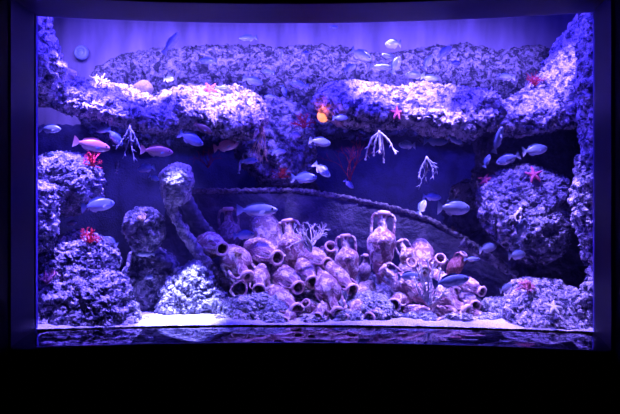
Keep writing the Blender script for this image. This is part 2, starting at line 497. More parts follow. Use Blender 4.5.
big = dict(big=0.06, mid=0.045, fine=0.016, ff=26)
med = dict(big=0.03, mid=0.028, fine=0.014, fb=4.0, fm=10, ff=30)
sml = dict(big=0.02, mid=0.018, fine=0.011, fb=6.0, fm=14, ff=38)

# far rock bank built in place of the reflection in the water surface
R(loaf('reflection_bank', [(84, 90, 135), (96, 56, 150), (150, 47, 150), (220, 46, 140), (300, 48, 135), (380, 52, 135), (450, 48, 140), (520, 50, 150), (585, 44, 150)],
       7.35, 0.35, M['mirrored_reef'], 460, 160, dict(big=0.06, mid=0.035, fine=0.022, fb=2.0, fm=7, ff=22), 2.0, tilt=0.35),
  'long mottled blue bank at the back standing for the water surface reflection')
R(loaf('shade_backdrop', [(-40, 132, 330), (60, 128, 330), (180, 122, 330), (300, 124, 330), (420, 124, 330), (540, 126, 330), (660, 126, 330)], 7.5, 0.2, M['rear'], 200, 90, dict(big=0.06, mid=0.03, fine=0.01), 80.0, tilt=-0.1),  # added dark sheet where the back falls into shade
  'smooth dark blue backdrop painted as the shade at the back of the tank below the bank', 'rock')
# left crusted ledge: a falling lobe at the left, a rounded one with a smooth belly at the right
R(loaf('rock_ledge', [(10, 58, 92, 5.3, 0.2), (40, 66, 100, 5.35, 0.25), (60, 73, 108, 5.4, 0.3), (80, 80, 114, 5.4, 0.3), (100, 84, 119, 5.45, 0.3), (125, 91, 126, 5.5, 0.3), (145, 99, 131, 5.5, 0.3),
                      (162, 104, 134, 5.5, 0.28), (178, 108, 131, 5.5, 0.2), (188, 112, 126, 5.5, 0.12)],
       5.5, 0.3, M['ledge'], 300, 260, dict(big=0.035, mid=0.028, fine=0.015, ff=30), 5.0, tilt=1.15),
  'crusted rock ledge sloping down from the upper left corner', 'rock ledge')
R(loaf('rock_ledge', [(152, 104, 116, 5.65, 0.15), (165, 93, 122, 5.65, 0.26), (190, 87, 125, 5.6, 0.3), (215, 91, 132, 5.6, 0.3), (240, 88, 138, 5.6, 0.3), (256, 95, 135, 5.6, 0.25), (264, 107, 124, 5.6, 0.12)],
       5.6, 0.3, M['ledge'], 260, 260, dict(big=0.03, mid=0.028, fine=0.014, ff=30), 7.0, tilt=0.9),
  'rounded crusted ledge with a dark belly left of the orange lamp', 'rock ledge')
# right crusted ledge
R(loaf('rock_ledge', [(313, 98, 104, 5.6, 0.12), (322, 88, 112, 5.6, 0.2), (345, 81, 122, 5.6, 0.26), (372, 82, 130, 5.55, 0.3), (400, 87, 131, 5.5, 0.3), (430, 87, 135, 5.5, 0.3),
                      (458, 89, 138, 5.5, 0.3), (480, 93, 130, 5.5, 0.3), (497, 101, 122, 5.5, 0.22), (512, 108, 118, 5.5, 0.12)],
       5.5, 0.3, M['ledge'], 380, 260, dict(big=0.04, mid=0.03, fine=0.015, ff=31), 9.0, tilt=1.05),
  'pale pitted rock ledge across the upper right with the red starfish', 'rock ledge')
# rising ridge at the right
R(loaf('rock_ridge', [(492, 118, 130, 5.4, 0.12), (505, 104, 134, 5.4, 0.2), (530, 92, 134, 5.4, 0.22), (550, 72, 130, 5.35, 0.25), (565, 50, 126, 5.3, 0.26), (578, 32, 120, 5.2, 0.26), (600, 6, 112, 5.1, 0.25), (625, -8, 110, 5.05, 0.25)],
       5.0, 0.25, M['ledge'], 260, 260, dict(big=0.03, mid=0.028, fine=0.014, ff=30), 12.0, tilt=0.9),
  'rock ridge climbing to the top right corner', 'rock ridge')
# right side column of rock against the glass edge
R(loaf('rock_column', [(10, 578, 640), (60, 582, 640), (110, 580, 640), (145, 588, 640), (175, 578, 640), (210, 577, 640), (240, 582, 640), (262, 589, 640), (300, 594, 640), (345, 592, 640)],
       4.72, 0.17, M['front'], 330, 110, dict(big=0.03, mid=0.03, fine=0.014, fb=3), 15.0, vertical=True),
  'tall narrow rock column along the right edge of the window', 'rock column')
# dark cave wall at right
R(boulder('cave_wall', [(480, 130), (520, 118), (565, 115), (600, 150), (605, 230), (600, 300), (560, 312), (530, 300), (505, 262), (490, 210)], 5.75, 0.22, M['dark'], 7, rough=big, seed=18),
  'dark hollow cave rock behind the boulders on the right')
# right middle boulder
R(boulder('boulder', [(482, 200), (486, 184), (500, 174), (522, 168), (545, 172), (566, 182), (570, 205), (560, 235), (540, 256), (520, 258), (503, 244), (488, 226)], 5.25, 0.29, M['reef'], 7, centre=(522, 208), rough=dict(big=0.03, mid=0.026, fine=0.013, ff=32), seed=21, tilt=0.45),
  'large boulder in the right middle below two pink starfish')
# right bottom boulder
R(boulder('boulder', [(506, 318), (509, 302), (520, 290), (545, 285), (572, 288), (590, 298), (600, 320), (592, 338), (550, 338), (515, 335)], 4.78, 0.20, M['front'], 7, rough=dict(big=0.025, mid=0.02, fine=0.012, ff=36), seed=25, tilt=1.0),
  'round pale boulder on the sand at the lower right with a white starfish')
R(boulder('rock', [(582, 300), (588, 285), (600, 280), (612, 300), (612, 340), (580, 340), (576, 322)], 4.60, 0.08, M['front'], 6, rough=sml, seed=27),
  'small rock pressed in the lower right corner of the glass')
R(boulder('rock', [(452, 194), (458, 186), (468, 182), (480, 186), (484, 196), (478, 204), (462, 205)], 6.4, 0.16, M['reef'], 6, rough=sml, seed=29),
  'small blue rock left of the right middle boulder')
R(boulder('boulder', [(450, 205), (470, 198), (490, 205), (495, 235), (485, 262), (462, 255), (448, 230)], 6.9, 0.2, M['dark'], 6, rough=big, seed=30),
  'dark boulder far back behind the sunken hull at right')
R(boulder('rock', [(482, 320), (486, 303), (497, 298), (508, 306), (510, 322), (505, 332), (486, 332)], 5.15, 0.1, M['rubble'], 6, rough=sml, seed=31),
  'low bluish rock between the jars and the lower right boulder')

# left side
R(loaf('rock_column', [(8, 8, 44), (30, 8, 46), (50, 8, 52), (66, 8, 60), (80, 8, 56), (95, 8, 44)], 4.9, 0.22, M['ledge'], 150, 90, dict(big=0.03, mid=0.03, fine=0.014, fb=3), 33.0, vertical=True),
  'narrow rock face in the upper left corner', 'rock column')
R(boulder('boulder', [(30, 168), (45, 160), (62, 159), (80, 163), (93, 172), (99, 184), (97, 197), (83, 205), (60, 208), (30, 206)], 5.15, 0.28, M['reef'], 7, rough=dict(big=0.03, mid=0.026, fine=0.014, ff=32), seed=35, tilt=0.3),
  'rounded boulder on the left topped by a bright red coral')
R(loaf('rock_column', [(182, 12, 40), (190, 12, 52), (205, 12, 55), (225, 12, 54), (240, 12, 50), (252, 12, 42)], 4.72, 0.12, M['front'], 110, 80, sml, 37.0, vertical=True),
  'short rock pillar at the left edge of the window', 'rock column')
R(boulder('boulder', [(40, 262), (46, 248), (60, 239), (85, 236), (104, 243), (115, 258), (114, 274), (100, 290), (70, 296), (44, 290)], 5.0, 0.2, M['front'], 7, rough=dict(big=0.025, mid=0.02, fine=0.014, ff=34), seed=39, tilt=0.3),
  'crusty boulder on the left with a dark hollow, above the lowest one')
R(boulder('boulder', [(20, 290), (40, 276), (62, 283), (85, 276), (112, 274), (124, 282), (131, 300), (140, 324), (138, 336), (90, 340), (20, 340)], 4.78, 0.15, M['front'], 7, centre=(80, 310), rough=dict(big=0.02, mid=0.02, fine=0.014, ff=36), seed=41, tilt=0.3),
  'big pitted boulder on the sand filling the lower left corner')
R(boulder('rock', [(126, 226), (130, 214), (142, 209), (155, 213), (162, 226), (161, 242), (150, 250), (134, 250), (127, 240)], 5.12, 0.10, M['reef'], 6, rough=dict(big=0.015, mid=0.016, fine=0.010, ff=38), seed=43),
  'upright blue rock in the left middle with yellowish tufts on top')
R(boulder('rock', [(128, 300), (128, 265), (136, 248), (155, 246), (170, 252), (178, 270), (176, 300), (168, 320), (135, 322)], 5.32, 0.18, M['reef'], 6, rough=dict(big=0.03, mid=0.02, fine=0.010, ff=34), seed=45),
  'shadowy standing rock behind the patch of bare sand')
R(boulder('rock', [(163, 312), (166, 290), (174, 278), (186, 268), (196, 263), (206, 274), (213, 290), (228, 302), (236, 314), (228, 321), (180, 319)], 5.15, 0.2, M['rubble'], 7, rough=med, seed=47, tilt=0.3),
  'pointed bluish rock standing on the bare sand at left')
R(boulder('rock', [(222, 318), (228, 304), (245, 298), (270, 300), (292, 308), (298, 320), (292, 330), (230, 330)], 4.95, 0.12, M['rubble'], 6, rough=sml, seed=49, tilt=0.3),
  'low crumbly blue mound in front of the left jars')
R(boulder('rock', [(338, 322), (345, 305), (362, 296), (382, 298), (396, 308), (402, 324), (392, 331), (345, 331)], 4.95, 0.12, M['rubble'], 6, rough=sml, seed=51, tilt=0.3),
  'low crumbly blue mound in the middle between two jar heaps')
# centre column of back reef below the gap of the ledges
R(boulder('rock', [(238, 150), (245, 128), (262, 108), (285, 104), (305, 112), (312, 132), (306, 160), (300, 182), (280, 184), (255, 172)], 6.5, 0.3, M['reef'], 7, rough=big, seed=53, tilt=0.3),
  'hanging reef rock in the gap between both ledges, purple growth on it')
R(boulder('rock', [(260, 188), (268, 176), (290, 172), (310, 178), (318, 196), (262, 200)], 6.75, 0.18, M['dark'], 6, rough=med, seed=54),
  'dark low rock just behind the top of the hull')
for q, (x0, x1, yt, dd, lab) in enumerate([(232, 262, 314, 4.83, 'small pale stone on the sand below the left jars'), (258, 290, 316, 4.80, 'small pale stone below the largest round jar'),
        (300, 330, 317, 4.80, 'small stone on the sand in the centre near the glass'), (330, 366, 314, 4.82, 'flat stone at the mouth of the pale centre amphora'), (362, 402, 313, 4.82, 'flat stone under the middle mound near the glass'),
        (398, 440, 317, 4.80, 'flat stone half buried before the right jar heap'), (438, 480, 318, 4.82, 'low stone half buried before the far right jars'), (474, 512, 317, 4.84, 'low stone left of the lower right boulder'),
        (208, 236, 318, 4.84, 'small stone at the right end of the bare sand'), (136, 152, 318, 4.82, 'small dark stone at the left end of the bare sand')]):
    R(boulder('stone', [(x0, 327), (x0 + 3, yt + 3), ((x0 + x1) / 2, yt), (x1 - 3, yt + 3), (x1, 327), ((x0 + x1) / 2, 331)], dd, 0.06, M['rubble' if q % 2 else 'front'], 5, rough=dict(big=0.012, mid=0.012, fine=0.008, fb=9, fm=20, ff=45), seed=70 + q), lab, 'stone')
# supporting heap under the jars
R(loaf('rubble_heap', [(196, 300, 330), (215, 276, 330), (240, 262, 330), (290, 258, 330), (345, 276, 330), (385, 280, 330), (425, 270, 330), (460, 288, 330), (490, 310, 332)],
       5.70, 0.36, M['reef'], 260, 100, dict(big=0.04, mid=0.04, fine=0.014), 57.0, tilt=0.5),
  'heap of rubble that the clay jars lie on', 'rubble')

# ------------------------------------------------------------------ sunken wooden hull
hull = empty('sunken_hull', P(350, 300, 6.4))
tag(hull, 'dark sunken wooden hull with crusted upper rail behind the clay jars', 'shipwreck')
def world_part(o, parent):
    o.parent = parent
    o.matrix_parent_inverse = Matrix.Translation(-parent.location)
    return o
rail = [(168, 192, 6.1), (205, 191, 6.15), (240, 191, 6.2), (275, 190, 6.25), (300, 191, 6.25), (330, 195, 6.2), (365, 202, 6.15), (400, 210, 6.1), (430, 220, 6.0), (460, 237, 5.9), (490, 256, 5.85), (515, 276, 5.8), (528, 292, 5.8)]
def interp_rail(t):
    x = t * (len(rail) - 1); i = min(int(x), len(rail) - 2); f = x - i
    a, b = rail[i], rail[i+1]
    return tuple(a[k] + (b[k] - a[k]) * f for k in range(3))
# planked side: curves away below the rail
v = []; fc = []
nu, nv = 160, 40
for i in range(nu):
    px, py, d = interp_rail(i / (nu - 1))
    top = P(px, py + 2, d)
    for j in range(nv):
        t = j / (nv - 1)
        z = top.z + (ZB - 0.02 - top.z) * t
        plank = 0.012 * abs(math.sin(t * math.pi * 8)) ** 0.5
        y = top.y - 0.22 * math.sin(t * math.pi * 0.8) - plank
        v.append((top.x, y, z))
for side in (0, 1):
    pass
n0 = len(v)
v2 = [(x, y + 0.08, z) for x, y, z in v]
v = v + v2
for i in range(nu - 1):
    for j in range(nv - 1):
        a, b_, c, d_ = i*nv+j, (i+1)*nv+j, (i+1)*nv+j+1, i*nv+j+1
        fc.append((a, d_, c, b_)); fc.append((n0+a, n0+b_, n0+c, n0+d_))
for i in range(nu - 1):
    fc.append((i*nv, (i+1)*nv, n0+(i+1)*nv, n0+i*nv)); fc.append((i*nv+nv-1, n0+i*nv+nv-1, n0+(i+1)*nv+nv-1, (i+1)*nv+nv-1))
vv = np.array(v); vv += 0.010 * np.stack([pnoise(vv * 6), pnoise(vv * 6 + 40), pnoise(vv * 6 + 80)], 1)
world_part(link_mesh('hull_side', vv, fc, M['wood']), hull)
def crusty_tube(name, pts, rad, mat, amp=0.012, n=120, seg=20, seed=0, freq=20):
    bm = bmesh.new()
    P3 = []
    for i in range(n):
        x = i / (n - 1) * (len(pts) - 1); k = min(int(x), len(pts) - 2); f = x - k
        P3.append(Vector(pts[k]).lerp(Vector(pts[k+1]), f))
    rr = rad if hasattr(rad, '__len__') else [rad] * len(pts)
    R3 = [np.interp(i / (n - 1) * (len(pts) - 1), range(len(pts)), rr) for i in range(n)]
    tube(bm, P3, R3, seg)
    bm.verts.ensure_lookup_table(); bm.normal_update()
    p = np.array([q.co[:] for q in bm.verts]); nn = np.array([q.normal[:] for q in bm.verts])
    p = p + nn * (amp * ridged(p * freq + seed, 2))[:, None]
    for q, c in zip(bm.verts, p): q.co = c
    return link_bm(name, bm, mat)
world_part(crusty_tube('rail', [P(*interp_rail(i / 30)) for i in range(31)], 0.015, M['rail'], 0.012, 260, 12, 3, 26), hull)
post = boulder('stem_post', [(163, 186), (162, 174), (168, 167), (178, 165), (188, 168), (191, 178), (188, 190), (184, 204), (172, 206), (165, 198)], 5.05, 0.11, M['rail'], 6, rough=dict(big=0.015, mid=0.015, fine=0.008, ff=30), seed=61)
world_part(post, hull)
world_part(crusty_tube('keel_timber', [P(167, 192, 5.05), P(173, 212, 5.07), (P(184, 232, 5.1)), P(200, 256, 5.15), P(218, 276, 5.2), P(240, 296, 5.25)], [0.030, 0.032, 0.034, 0.032, 0.03, 0.03], M['rail'], 0.012, 150, 16, 8, 16), hull)
world_part(crusty_tube('rib_timber', [P(184, 198, 5.2), P(197, 222, 5.35), P(213, 240, 5.5), P(236, 262, 5.6)], [0.05, 0.05, 0.045, 0.04], M['wood'], 0.01, 90, 16, 18, 16), hull)
world_part(crusty_tube('broken_beam', [P(462, 243, 5.5), P(478, 253, 5.5), P(496, 262, 5.5), P(516, 275, 5.55)], [0.035, 0.03, 0.032, 0.02], M['rail'], 0.012, 90, 14, 28, 20), hull)

# ------------------------------------------------------------------ find the rock face behind a spot
SKIP = ('window', 'sea_water')
def face(px, py):
    """distance (y) of the first solid surface on the line of sight"""
    dg = bpy.context.evaluated_depsgraph_get()
    o = Vector((0, 0, EYE)); dr = (P(px, py, 1.0) - o).normalized()
    for _ in range(8):
        ok, loc, n, i, ob, mt = scene.ray_cast(dg, o, dr)
        if not ok: return 7.8
        if ob.name.startswith(SKIP): o = loc + dr * 0.004; continue
        return loc.y
    return 7.8
def on(px, py, off=0.0):
    bpy.context.view_layer.update()
    return P(px, py, face(px, py) - off)

# ------------------------------------------------------------------ clay jars
def jar_proto(name, prof_out, neck_r, lip_r, handle_pts, mat, wall=0.025, seed=0.0):
    """unit-length vessel: foot at z=0, mouth at z=1"""
    root = empty(name)
    # dense outer profile
    out = []
    zs = np.linspace(0, 0.96, 40)
    pr = np.array(prof_out)
    for z in zs:
        out.append((float(np.interp(z, pr[:, 1], pr[:, 0])), float(z)))
    inner = [(max(r - wall, 0.012), z) for r, z in out[::-3] if z > 0.12]
    bm = bmesh.new()
    lathe(bm, [(0, -0.005)] + out + inner + [(0, 0.12)], 40)
    bmesh.ops.recalc_face_normals(bm, faces=bm.faces)
    bm.verts.ensure_lookup_table(); bm.normal_update()
    p = np.array([q.co[:] for q in bm.verts]); nn = np.array([q.normal[:] for q in bm.verts])
    n1 = fbm(p * 5 + seed, 3)
    p = p + nn * (0.014 * n1 + 0.026 * np.clip(ridged(p * 10 + seed, 2) - 0.6, 0, 0.8) * (n1 > -0.1))[:, None]
    for q, c in zip(bm.verts, p): q.co = c
    link_bm('body', bm, mat, root)
    bm = bmesh.new()
    seg = 32; N = 10
    pts = [(lip_r * math.cos(2*math.pi*k/seg), lip_r * math.sin(2*math.pi*k/seg), 0.965) for k in range(seg)]
    tube(bm, pts, 0.034, N, closed=True)
    link_bm('rim', bm, M['clay_rim'], root)
    for s in (-1, 1):
        bm = bmesh.new()
        h = [Vector((s * a, 0, z)) for a, z in handle_pts]
        # smooth curve
        q = []
        for i in range(24):
            x = i / 23 * (len(h) - 1); k = min(int(x), len(h) - 2); f = x - k
            p0, p1, p2, p3 = h[max(k-1, 0)], h[k], h[k+1], h[min(k+2, len(h)-1)]
            q.append(0.5 * ((2*p1) + (p2 - p0)*f + (2*p0 - 5*p1 + 4*p2 - p3)*f*f + (3*p1 - p0 - 3*p2 + p3)*f**3))
        tube(bm, q, 0.026, 8)
        link_bm('handle', bm, mat, root)
    return root

amph_prof = [(0.03, 0), (0.045, 0.03), (0.05, 0.07), (0.11, 0.18), (0.18, 0.32), (0.235, 0.46), (0.25, 0.56), (0.22, 0.65), (0.14, 0.71), (0.085, 0.76), (0.075, 0.86), (0.085, 0.96)]
jar_prof = [(0.06, 0), (0.14, 0.03), (0.22, 0.12), (0.29, 0.26), (0.325, 0.42), (0.31, 0.56), (0.25, 0.68), (0.165, 0.77), (0.135, 0.85), (0.155, 0.96)]
pot_prof = [(0.05, 0), (0.12, 0.04), (0.20, 0.18), (0.255, 0.36), (0.27, 0.52), (0.23, 0.66), (0.15, 0.78), (0.125, 0.86), (0.155, 0.96)]
ah = [(0.07, 0.93), (0.14, 0.95), (0.19, 0.90), (0.20, 0.80), (0.19, 0.64)]
jh = [(0.14, 0.90), (0.24, 0.93), (0.31, 0.84), (0.30, 0.64)]
ph = [(0.14, 0.91), (0.22, 0.93), (0.27, 0.84), (0.26, 0.66)]
protos = {}
for key, (pr_, nr, lr, hp) in {'A': (amph_prof, .08, .085, ah), 'J': (jar_prof, .15, .155, jh), 'B': (pot_prof, .15, .16, ph)}.items():
    for mk in ('clay', 'clay_dark', 'clay_red'):
        if mk == 'clay_red' and key != 'J': continue
        protos[(key, mk)] = (pr_, lr, hp)
built = {}
def vessel(kind, mouth, foot, label, mat='clay', roll=0.0, name='amphora', wid=1.0):
    key = (kind, mat)
    if key not in built:
        pr_, lr, hp = protos[key]
        o = jar_proto(name, pr_, 0, lr, hp, M[mat], seed=len(built) * 5.0)
        built[key] = o
    else:
        o = copy_tree(built[key])
        o.name = name
    if mouth[1] > 244: foot = (foot[0], foot[1], foot[2] + 0.10)
    a = P(*foot); b_ = P(*mouth)
    ax = b_ - a; Ln = ax.length; wid = wid * 0.80
    z = ax.normalized(); x = Vector((1, 0, 0)); x = (x - z * x.dot(z))
    if x.length < 0.1: x = Vector((0, 0, 1)) - z * z.z
    x.normalize(); y = z.cross(x)
    m = Matrix((x, y, z)).transposed().to_4x4()
    m = Matrix.Translation(a) @ m @ Matrix.Rotation(math.radians(roll), 4, 'Z') @ Matrix.Diagonal((Ln * wid, Ln * wid, Ln, 1))
    o.matrix_world = m
    o.location, o.rotation_euler, o.scale = m.to_translation(), m.to_euler(), m.to_scale()
    tag(o, label, 'amphora' if name == 'amphora' else 'jar', 'clay vessels heaped in the middle of the tank')
    return o

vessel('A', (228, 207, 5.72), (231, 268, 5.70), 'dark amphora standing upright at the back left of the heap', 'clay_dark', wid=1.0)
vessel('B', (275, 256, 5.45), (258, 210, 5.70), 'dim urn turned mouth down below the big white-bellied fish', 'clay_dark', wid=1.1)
vessel('A', (287, 219, 5.42), (297, 277, 5.36), 'amphora with a narrow neck pointing up, left of the standing white coral', 'clay', wid=1.15)
vessel('J', (223, 249, 5.10), (201, 242, 5.32), 'crusted round jar furthest left, its dark mouth facing right', name='jar', wid=0.95)
vessel('A', (248, 278, 5.02), (224, 246, 5.28), 'tilted amphora in the left of the heap, mouth down to the right', wid=1.25)
vessel('J', (278, 258, 5.12), (247, 247, 5.36), 'lying round jar with a wide dark mouth in the upper left of the heap', name='jar', wid=0.9)
vessel('B', (259, 290, 4.96), (262, 266, 5.14), 'small jar low on the left with its round mouth towards the glass', name='jar', wid=1.0)
vessel('J', (299, 288, 4.98), (274, 270, 5.22), 'speckled jar left of the centre, mouth facing lower right', name='jar', wid=0.85)
vessel('B', (313, 283, 5.00), (300, 262, 5.25), 'jar with deep black mouth just right of the speckled one', 'clay', name='jar', wid=0.9)
vessel('J', (297, 311, 4.86), (264, 292, 5.06), 'largest round pale jar at the bottom of the heap near the sand', name='jar', wid=0.95)
vessel('B', (305, 303, 4.84), (322, 320, 4.93), 'tiny jar lying right of the largest round pale jar', name='jar', wid=0.9)
vessel('J', (328, 264, 5.22), (304, 254, 5.42), 'jar at the foot of the standing white coral', name='jar', wid=0.9)
vessel('B', (353, 290, 4.96), (326, 264, 5.18), 'long jar in the centre with a round hollow mouth at lower right', name='jar', wid=0.75)
vessel('A', (338, 313, 4.80), (318, 268, 5.05), 'pale amphora in the centre reaching the sand with its mouth down', wid=1.0)
vessel('A', (345, 234, 5.22), (350, 292, 5.16), 'upright amphora with two curved handles in the centre of the heap', wid=1.05)
vessel('A', (384, 211, 5.18), (379, 283, 5.12), 'tallest amphora, standing free above the heap with big handles', 'clay', wid=1.0)
vessel('A', (381, 267, 5.05), (429, 305, 4.92), 'amphora lying diagonally with its handles and neck to upper left', wid=0.95)
vessel('A', (399, 240, 5.30), (420, 276, 5.25), 'small amphora leaning back, pale handles just right of the tallest', wid=1.1)
vessel('J', (425, 272, 5.20), (420, 242, 5.38), 'crusted jar bottom up at the top right of the heap', name='jar', wid=1.0)
vessel('A', (468, 312, 4.86), (416, 284, 5.08), 'amphora lying with its neck to the lower right by the sand', wid=1.15)
vessel('B', (394, 305, 4.88), (410, 292, 5.08), 'little jar in the right heap showing a small round mouth', name='jar', wid=0.9)
vessel('J', (442, 324, 4.76), (402, 311, 4.92), 'big pale jar half sunk in the sand below the upright white coral', name='jar', wid=0.85)
vessel('J', (430, 308, 4.86), (466, 322, 4.84), 'broad pale jar lying at the right foot of the heap', name='jar', wid=0.85)
vessel('J', (462, 312, 4.90), (488, 322, 4.86), 'smaller pale jar lying on the sand at the far right of the heap', name='jar', wid=0.9)
vessel('B', (317, 318, 4.76), (330, 302, 4.92), 'smallest jar by the glass left of the pale amphora mouth', name='jar', wid=0.9)
vessel('J', (464, 253, 5.30), (449, 276, 5.28), 'reddish broken jar at the top right of the heap', 'clay_red', name='jar', wid=1.0)
vessel('B', (483, 292, 5.02), (458, 280, 5.14), 'crusted jar at the right side of the heap below the reddish one', 'clay', name='jar', wid=1.0)
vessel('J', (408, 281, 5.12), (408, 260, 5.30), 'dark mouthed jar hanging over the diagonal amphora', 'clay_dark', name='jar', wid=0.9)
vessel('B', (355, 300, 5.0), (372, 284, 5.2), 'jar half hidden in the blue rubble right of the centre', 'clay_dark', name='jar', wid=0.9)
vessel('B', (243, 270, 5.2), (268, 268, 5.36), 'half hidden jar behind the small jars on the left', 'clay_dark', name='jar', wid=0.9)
vessel('B', (455, 293, 4.98), (432, 272, 5.15), 'jar in the right heap just behind the upright white coral', 'clay', name='jar', wid=0.9)

vessel('B', (331, 246, 5.35), (322, 262, 5.55), 'small jar behind the coral foot, left of the upright two handled amphora', name='jar', wid=0.9)
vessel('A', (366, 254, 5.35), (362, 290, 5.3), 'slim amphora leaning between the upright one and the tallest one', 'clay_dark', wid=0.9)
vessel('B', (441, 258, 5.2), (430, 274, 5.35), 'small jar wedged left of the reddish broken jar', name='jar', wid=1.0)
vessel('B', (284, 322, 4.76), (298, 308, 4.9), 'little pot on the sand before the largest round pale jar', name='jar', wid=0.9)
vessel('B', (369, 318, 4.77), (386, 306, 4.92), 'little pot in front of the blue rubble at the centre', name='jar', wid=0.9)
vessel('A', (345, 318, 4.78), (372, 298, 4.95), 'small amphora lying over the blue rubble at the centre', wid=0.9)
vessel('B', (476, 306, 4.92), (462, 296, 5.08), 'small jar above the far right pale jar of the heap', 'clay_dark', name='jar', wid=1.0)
vessel('B', (412, 262, 5.2), (402, 272, 5.35), 'small jar between the leaning small amphora and the bottom up jar', name='jar', wid=1.0)

# a loose loop handle
bm = bmesh.new()
c = P(239, 289, 4.95)
tube(bm, [(0.055*math.cos(t), 0.02*math.sin(t*2), 0.062*math.sin(t)) for t in [2*math.pi*k/36 for k in range(36)]], 0.008, 8, closed=True)
o = link_bm('broken_rim', bm, M['clay']); o.location = c; o.rotation_euler = (0.3, 0.3, 0.4)
tag(o, 'broken ring from a jar leaning at the lower left of the heap', 'ring')

# ------------------------------------------------------------------ corals
def coral(name, base, dirv, length, mat, label, depth=4, n0=5, spread=0.55, r0=0.010, seed=1, cat='coral', taper=0.62, shrink=0.68, flat=1.0, ends=False, group=None, gravity=None):
    rnd = random.Random(seed)
    bm = bmesh.new()
    def grow(p, d, ln, r, lev):
        pts = [p]; dd = d.copy(); q = p.copy()
        for k in range(4):
            dd = (dd + Vector((rnd.gauss(0, .16), rnd.gauss(0, .16) * flat, rnd.gauss(0, .16)))).normalized()
            if gravity: dd = (dd + Vector((0, 0, gravity))).normalized()
            q = q + dd * ln / 4; pts.append(q.copy())
        r1 = r * taper
        tube(bm, pts, [r + (r1 - r) * k / 4 for k in range(5)], 6)
        if lev == 0:
            if ends:
                mm = Matrix.Translation(q)
                bmesh.ops.create_icosphere(bm, subdivisions=1, radius=r1 * 1.7, matrix=mm)
            return
        for k in range(2 if rnd.random() < 0.75 else 3):
            nd = (dd + Vector((rnd.gauss(0, spread), rnd.gauss(0, spread) * flat, rnd.gauss(0, spread)))).normalized()
            grow(q, nd, ln * shrink * rnd.uniform(.8, 1.2), r1, lev - 1)
    for k in range(n0):
        d = (Vector(dirv) + Vector((rnd.gauss(0, spread), rnd.gauss(0, spread) * flat, rnd.gauss(0, spread * .6)))).normalized()
        grow(Vector((0, 0, 0)), d, length * rnd.uniform(.75, 1.15), r0, depth)
    o = link_bm(name, bm, mat); o.location = base
    tag(o, label, cat, group)
    return o
UP = (0, 0, 1); DN = (0, 0, -1)
coral('branching_coral', P(311, 252, 5.08), UP, 0.095, M['white_coral'], 'white branching coral standing behind the centre of the jar heap', 3, 7, .40, .0085, 3, flat=.6)
coral('branching_coral', on(263, 128), DN, 0.11, M['tan_coral'], 'tan stringy coral hanging on the rock between both ledges', 2, 7, .28, .007, 17, flat=.5, gravity=-0.15)
coral('spiky_coral', on(98, 86), UP, 0.055, M['white_coral'], 'pale spiky coral tuft on the upper left ledge', 1, 13, .75, .010, 20, shrink=.8)
coral('spiky_coral', on(487, 100), UP, 0.05, M['white_coral'], 'pale spiky coral tuft at the right end of the right ledge', 1, 13, .7, .009, 23, shrink=.8)
coral('red_coral', on(93, 166, .04), UP, 0.055, M['red_coral'], 'bright red coral tuft on the rounded left boulder', 2, 16, .75, .0055, 26, shrink=.6)
coral('red_coral', on(90, 243), UP, 0.05, M['red_coral'], 'deep red coral tuft above the crusty lower left boulder', 2, 16, .6, .0055, 29, shrink=.6)
coral('red_coral', on(535, 86), UP, 0.05, M['dark_red'], 'dull dark red coral bush beside the right rock ridge', 3, 12, .6, .005, 32, shrink=.6)
coral('pink_coral', on(526, 289, .06), UP, 0.04, M['pale_pink'], 'knobbly pink coral on the lower right boulder', 1, 22, .8, .008, 35, shrink=.6, ends=True)
coral('red_coral', on(47, 284), UP, 0.055, M['pale_pink'], 'pinkish knobbed coral at the left edge of the window', 1, 9, .4, .009, 38, ends=True)
coral('sea_fan', P(350, 182, 6.1), UP, 0.14, M['dark_red'], 'thin dark red sea whips rising in the dark centre', 3, 6, .25, .004, 41, flat=.4)
coral('sea_fan', P(208, 168, 6.2), UP, 0.10, M['dark_red'], 'dark red sea fan in the shade below the left ledge', 3, 6, .5, .004, 44, flat=.4)
coral('sea_fan', P(280, 178, 6.05), UP, 0.05, M['dark_red'], 'low reddish brush of growth behind the hull rail', 2, 14, .7, .004, 47, flat=.4)
coral('sea_fan', P(303, 128, 6.1), UP, 0.06, M['dark_red'], 'dark red growth around the glowing orange lamp', 2, 14, .7, .007, 50, flat=.5)
coral('tufted_coral', on(143, 220), UP, 0.03, M['tan_coral'], 'yellowish tufts on the upright blue rock', 1, 12, .8, .007, 53, ends=True)
coral('tufted_coral', on(452, 231), UP, 0.028, M['tan_coral'], 'small yellowish tuft on the right part of the hull rail', 1, 9, .8, .007, 56, ends=True)
coral('tufted_coral', on(210, 240), UP, 0.022, M['white_coral'], 'white tuft growing on the furthest left jar', 1, 9, .8, .007, 59, ends=True)
coral('tufted_coral', on(236, 256), UP, 0.026, M['tan_coral'], 'cream tuft on the tilted amphora in the left of the heap', 1, 9, .8, .006, 62, ends=True)
coral('twig_coral', on(521, 208, .01), DN, 0.07, M['white_coral'], 'pale twig creeping down the right middle boulder', 1, 3, .35, .010, 65, ends=True, flat=.3)
coral('twig_coral', on(563, 188, .01), (-1, 0, 0.1), 0.06, M['grey_coral'], 'grey twig lying on top of the right middle boulder', 1, 4, .35, .008, 68, flat=.3)
coral('twig_coral', on(583, 246), (0.2, 0, 0.8), 0.022, M['white_coral'], 'small white shell-like coral on the right rock column', 1, 5, .8, .006, 71, flat=.4)
coral('twig_coral', P(437, 62, 6.25), UP, 0.045, M['white_coral'], 'pale coral sprig among the fish above the right ledge', 1, 5, .6, .010, 74)

